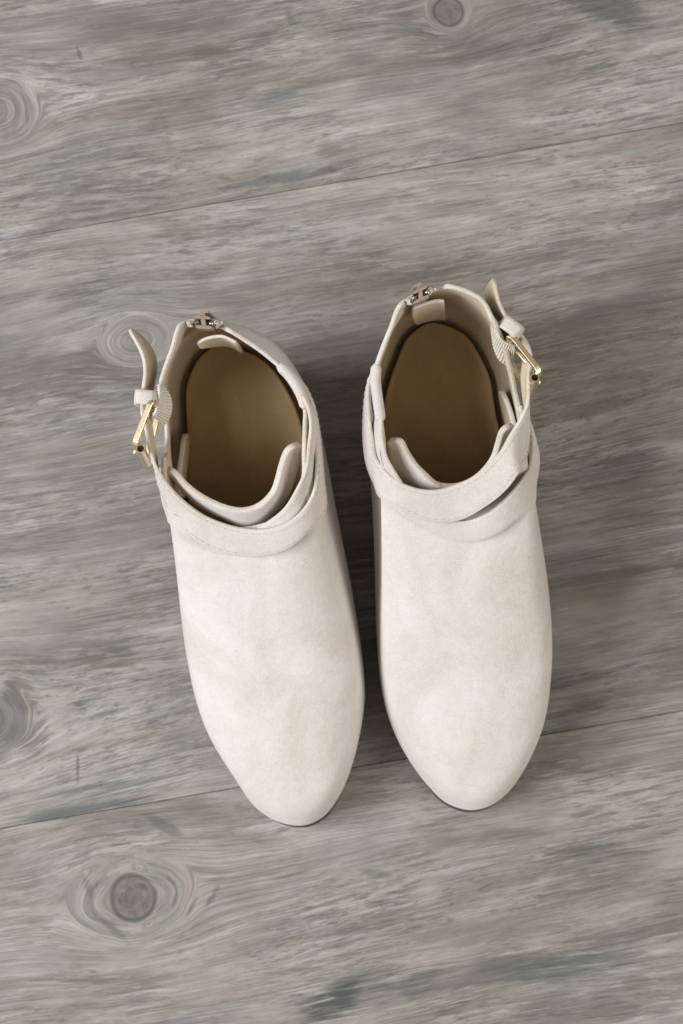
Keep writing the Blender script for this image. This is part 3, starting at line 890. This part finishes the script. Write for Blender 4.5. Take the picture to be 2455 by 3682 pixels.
specL = dict(
  A=[((1092,1420,128),(1105,1425,110)),((1112,1462,127),(1132,1478,109)),((1122,1522,125),(1146,1540,107)),((1116,1590,122),(1150,1625,104)),
     ((1100,1655,119),(1138,1720,101)),((1068,1750,115),(1112,1815,97)),((1018,1832,111),(1065,1910,-1.7)),((960,1880,-1.7),(1000,1960,-1.7)),
     ((905,1912,-1.7),(920,1985,-1.7)),((820,1930,-1.7),(820,1995,-1.7)),((730,1912,-1.7),(710,1968,-1.7)),((655,1862,-1.7),(634,1898,-1.7)),
     ((600,1800,99),(588,1830,83)),((575,1740,101),(572,1765,85)),((572,1680,103),(574,1700,87))],
  B=[((454,1190,135),(472,1186,121)),((488,1238,134),(521,1233,117)),((511,1294,133),(549,1279,116)),((515,1340,132),(555,1320,115)),((508,1395,131),(545,1385,115)),
     ((503,1450,129),(535,1445,113)),((507,1500,127),(535,1500,112)),((519,1545,127),(540,1552,112)),((530,1600,127),(550,1610,112)),((546,1660,126),(558,1672,110)),
     ((572,1712,123),(566,1745,107)),((633,1786,118),(605,1830,102)),((716,1848,113),(690,1935,-3.6)),((799,1886,110),(770,1980,-3.6)),((911,1908,-3.6),(890,2003,-3.6)),
     ((1000,1896,109),(985,1993,-3.6)),((1060,1862,110),(1060,1960,-3.6)),((1108,1800,111),(1115,1900,-3.5)),((1135,1720,112),(1150,1812,94)),((1145,1650,113),(1165,1730,96)),
     ((1140,1580,114),(1160,1640,98)),((1130,1500,116),(1150,1545,100)),((1108,1420,118),(1124,1445,102)),((1080,1362,119),(1096,1375,103)),((1040,1330,119),(1050,1340,104))],
  T=[((582,1692,118),(590,1708,103)),((616,1703,118),(618,1728,101)),((654,1745,117),(650,1765,100)),((699,1782,116),(697,1812,99)),((757,1815,115),(762,1850,98)),((819,1838,114),(822,1878,97)),
     ((873,1843,113),(880,1905,98)),((923,1832,113),(940,1890,98)),((965,1803,114),(990,1850,99)),((994,1765,115),(1030,1800,100)),((1010,1716,116),(1055,1740,101)),
     ((1023,1666,117),(1070,1690,102)),((1043,1620,118),(1085,1640,103)),((1076,1600,119),(1095,1605,104))],
  G=[((652,1560,76),(668,1560,58)),((645,1625,83),(665,1625,62)),((634,1700,91),(656,1700,70)),((628,1790,97),(650,1790,74))],
  Z=[((704,1232,130),(714,1248,118)),((732,1215,131),(750,1242,108)),((765,1206,132),(790,1238,104)),((800,1204,133),(828,1240,102)),((850,1226,133),(875,1264,100))],
  E=[((566,1383,133),(580,1388,116)),((566,1420,131),(606,1430,114)),((562,1455,128),(610,1470,112)),((553,1482,125),(602,1500,110)),((546,1492,123),(585,1524,108))],
  K=(520, 1428, 112, 133, 9.5, 6.4, -4), 
  F=[(549,1440,133),(487,1598,133),(580,1490,106),(522,1655,106)],
  stitch=(.515, .70), roll=(.345, .44), zl=(672,1158,137), zr=(795,1166,137), pull=1)
specR = dict(
  A=[((1362,1455,126),(1352,1462,109)),((1364,1510,126),(1338,1515,109)),((1366,1570,123),(1333,1580,106)),((1385,1650,119),(1346,1665,103)),((1425,1715,115),(1375,1750,99)),
     ((1490,1800,-1.7),(1420,1832,-1.7)),((1570,1855,-1.7),(1520,1895,-1.7)),((1660,1878,-1.7),(1640,1947,-1.7)),((1740,1856,-4.0),(1720,1945,-2.5)),((1817,1800,-5.5),(1795,1918,-3.5)),
     ((1878,1729,-5),(1868,1858,-1.7)),((1911,1664,104),(1915,1775,88)),((1920,1600,107),(1938,1700,91)),((1918,1545,110),(1940,1620,94)),((1900,1490,111),(1915,1550,95))],
  B=[((1790,1003,136),(1772,1006,122)),((1791,1050,135),(1752,1040,118)),((1803,1095,134),(1756,1075,117)),((1825,1137,133),(1778,1122,116)),((1857,1175,132),(1818,1170,115)),
     ((1885,1210,129),(1850,1212,113)),((1908,1250,128),(1875,1255,112)),((1915,1295,127),(1885,1300,112)),((1906,1345,128),(1882,1350,114)),((1905,1400,129),(1886,1410,113)),
     ((1900,1462,127),(1896,1478,111)),((1868,1522,124),(1908,1560,108)),((1827,1582,121),(1901,1625,104)),((1781,1644,117),(1868,1694,-9)),((1715,1705,113),(1817,1765,-9)),
     ((1638,1741,110),(1735,1828,-7.5)),((1577,1754,108),(1643,1875,-3.6)),((1516,1751,108),(1550,1880,-3.6)),((1465,1733,109),(1470,1850,-3.6)),((1415,1703,110),(1405,1808,-3.5)),
     ((1375,1655,111),(1358,1756,94)),((1345,1610,113),(1328,1715,96)),((1328,1550,115),(1308,1645,98)),((1320,1480,117),(1302,1550,101)),((1318,1410,119),(1306,1460,104)),((1326,1345,120),(1318,1380,106)),((1360,1300,120),(1350,1320,107))],
  T=[((1400,1580,117),(1384,1598,104)),((1434,1590,116),(1390,1630,103)),((1454,1628,114),(1405,1670,101)),((1485,1674,112),(1440,1725,99)),((1526,1715,110),(1490,1770,97)),((1567,1748,107),(1545,1800,95)),
     ((1640,1756,105),(1640,1805,94)),((1715,1725,107),(1730,1770,95)),((1776,1660,110),(1800,1700,97)),((1798,1600,114),(1835,1640,100)),((1815,1552,117),(1855,1580,102)),((1845,1527,119),(1865,1545,105))],
  G=[((1815,1403,84),(1802,1403,60)),((1836,1455,88),(1815,1455,64)),((1855,1520,93),(1832,1520,70)),((1862,1580,97),(1840,1580,74))],
  Z=[((1474,1108,131),(1488,1164,84)),((1505,1094,132),(1516,1153,84)),((1540,1082,133),(1549,1146,84)),((1578,1075,133),(1585,1142,84)),((1596,1078,133),(1603,1144,84))],
  E=[((1779,1156,133),(1772,1170,116)),((1790,1190,132),(1776,1210,115)),((1805,1217,130),(1784,1255,113)),((1825,1232,128),(1800,1290,111)),((1842,1238,126),(1826,1306,109)),((1850,1244,125),(1845,1306,109))],
  K=(1840, 1176, 113, 135, 10.0, 6.4, -38),
  F=[(1831,1206,134),(1936,1338,134),(1818,1300,106),(1903,1420,107)],
  stitch=(.33, .485), roll=(.575, .70), zl=(1462,1085,138), zr=(1560,1040,138), pull=-1)
build_details(bl, L, specL, -1)
build_details(br, Rr, specR, 1)
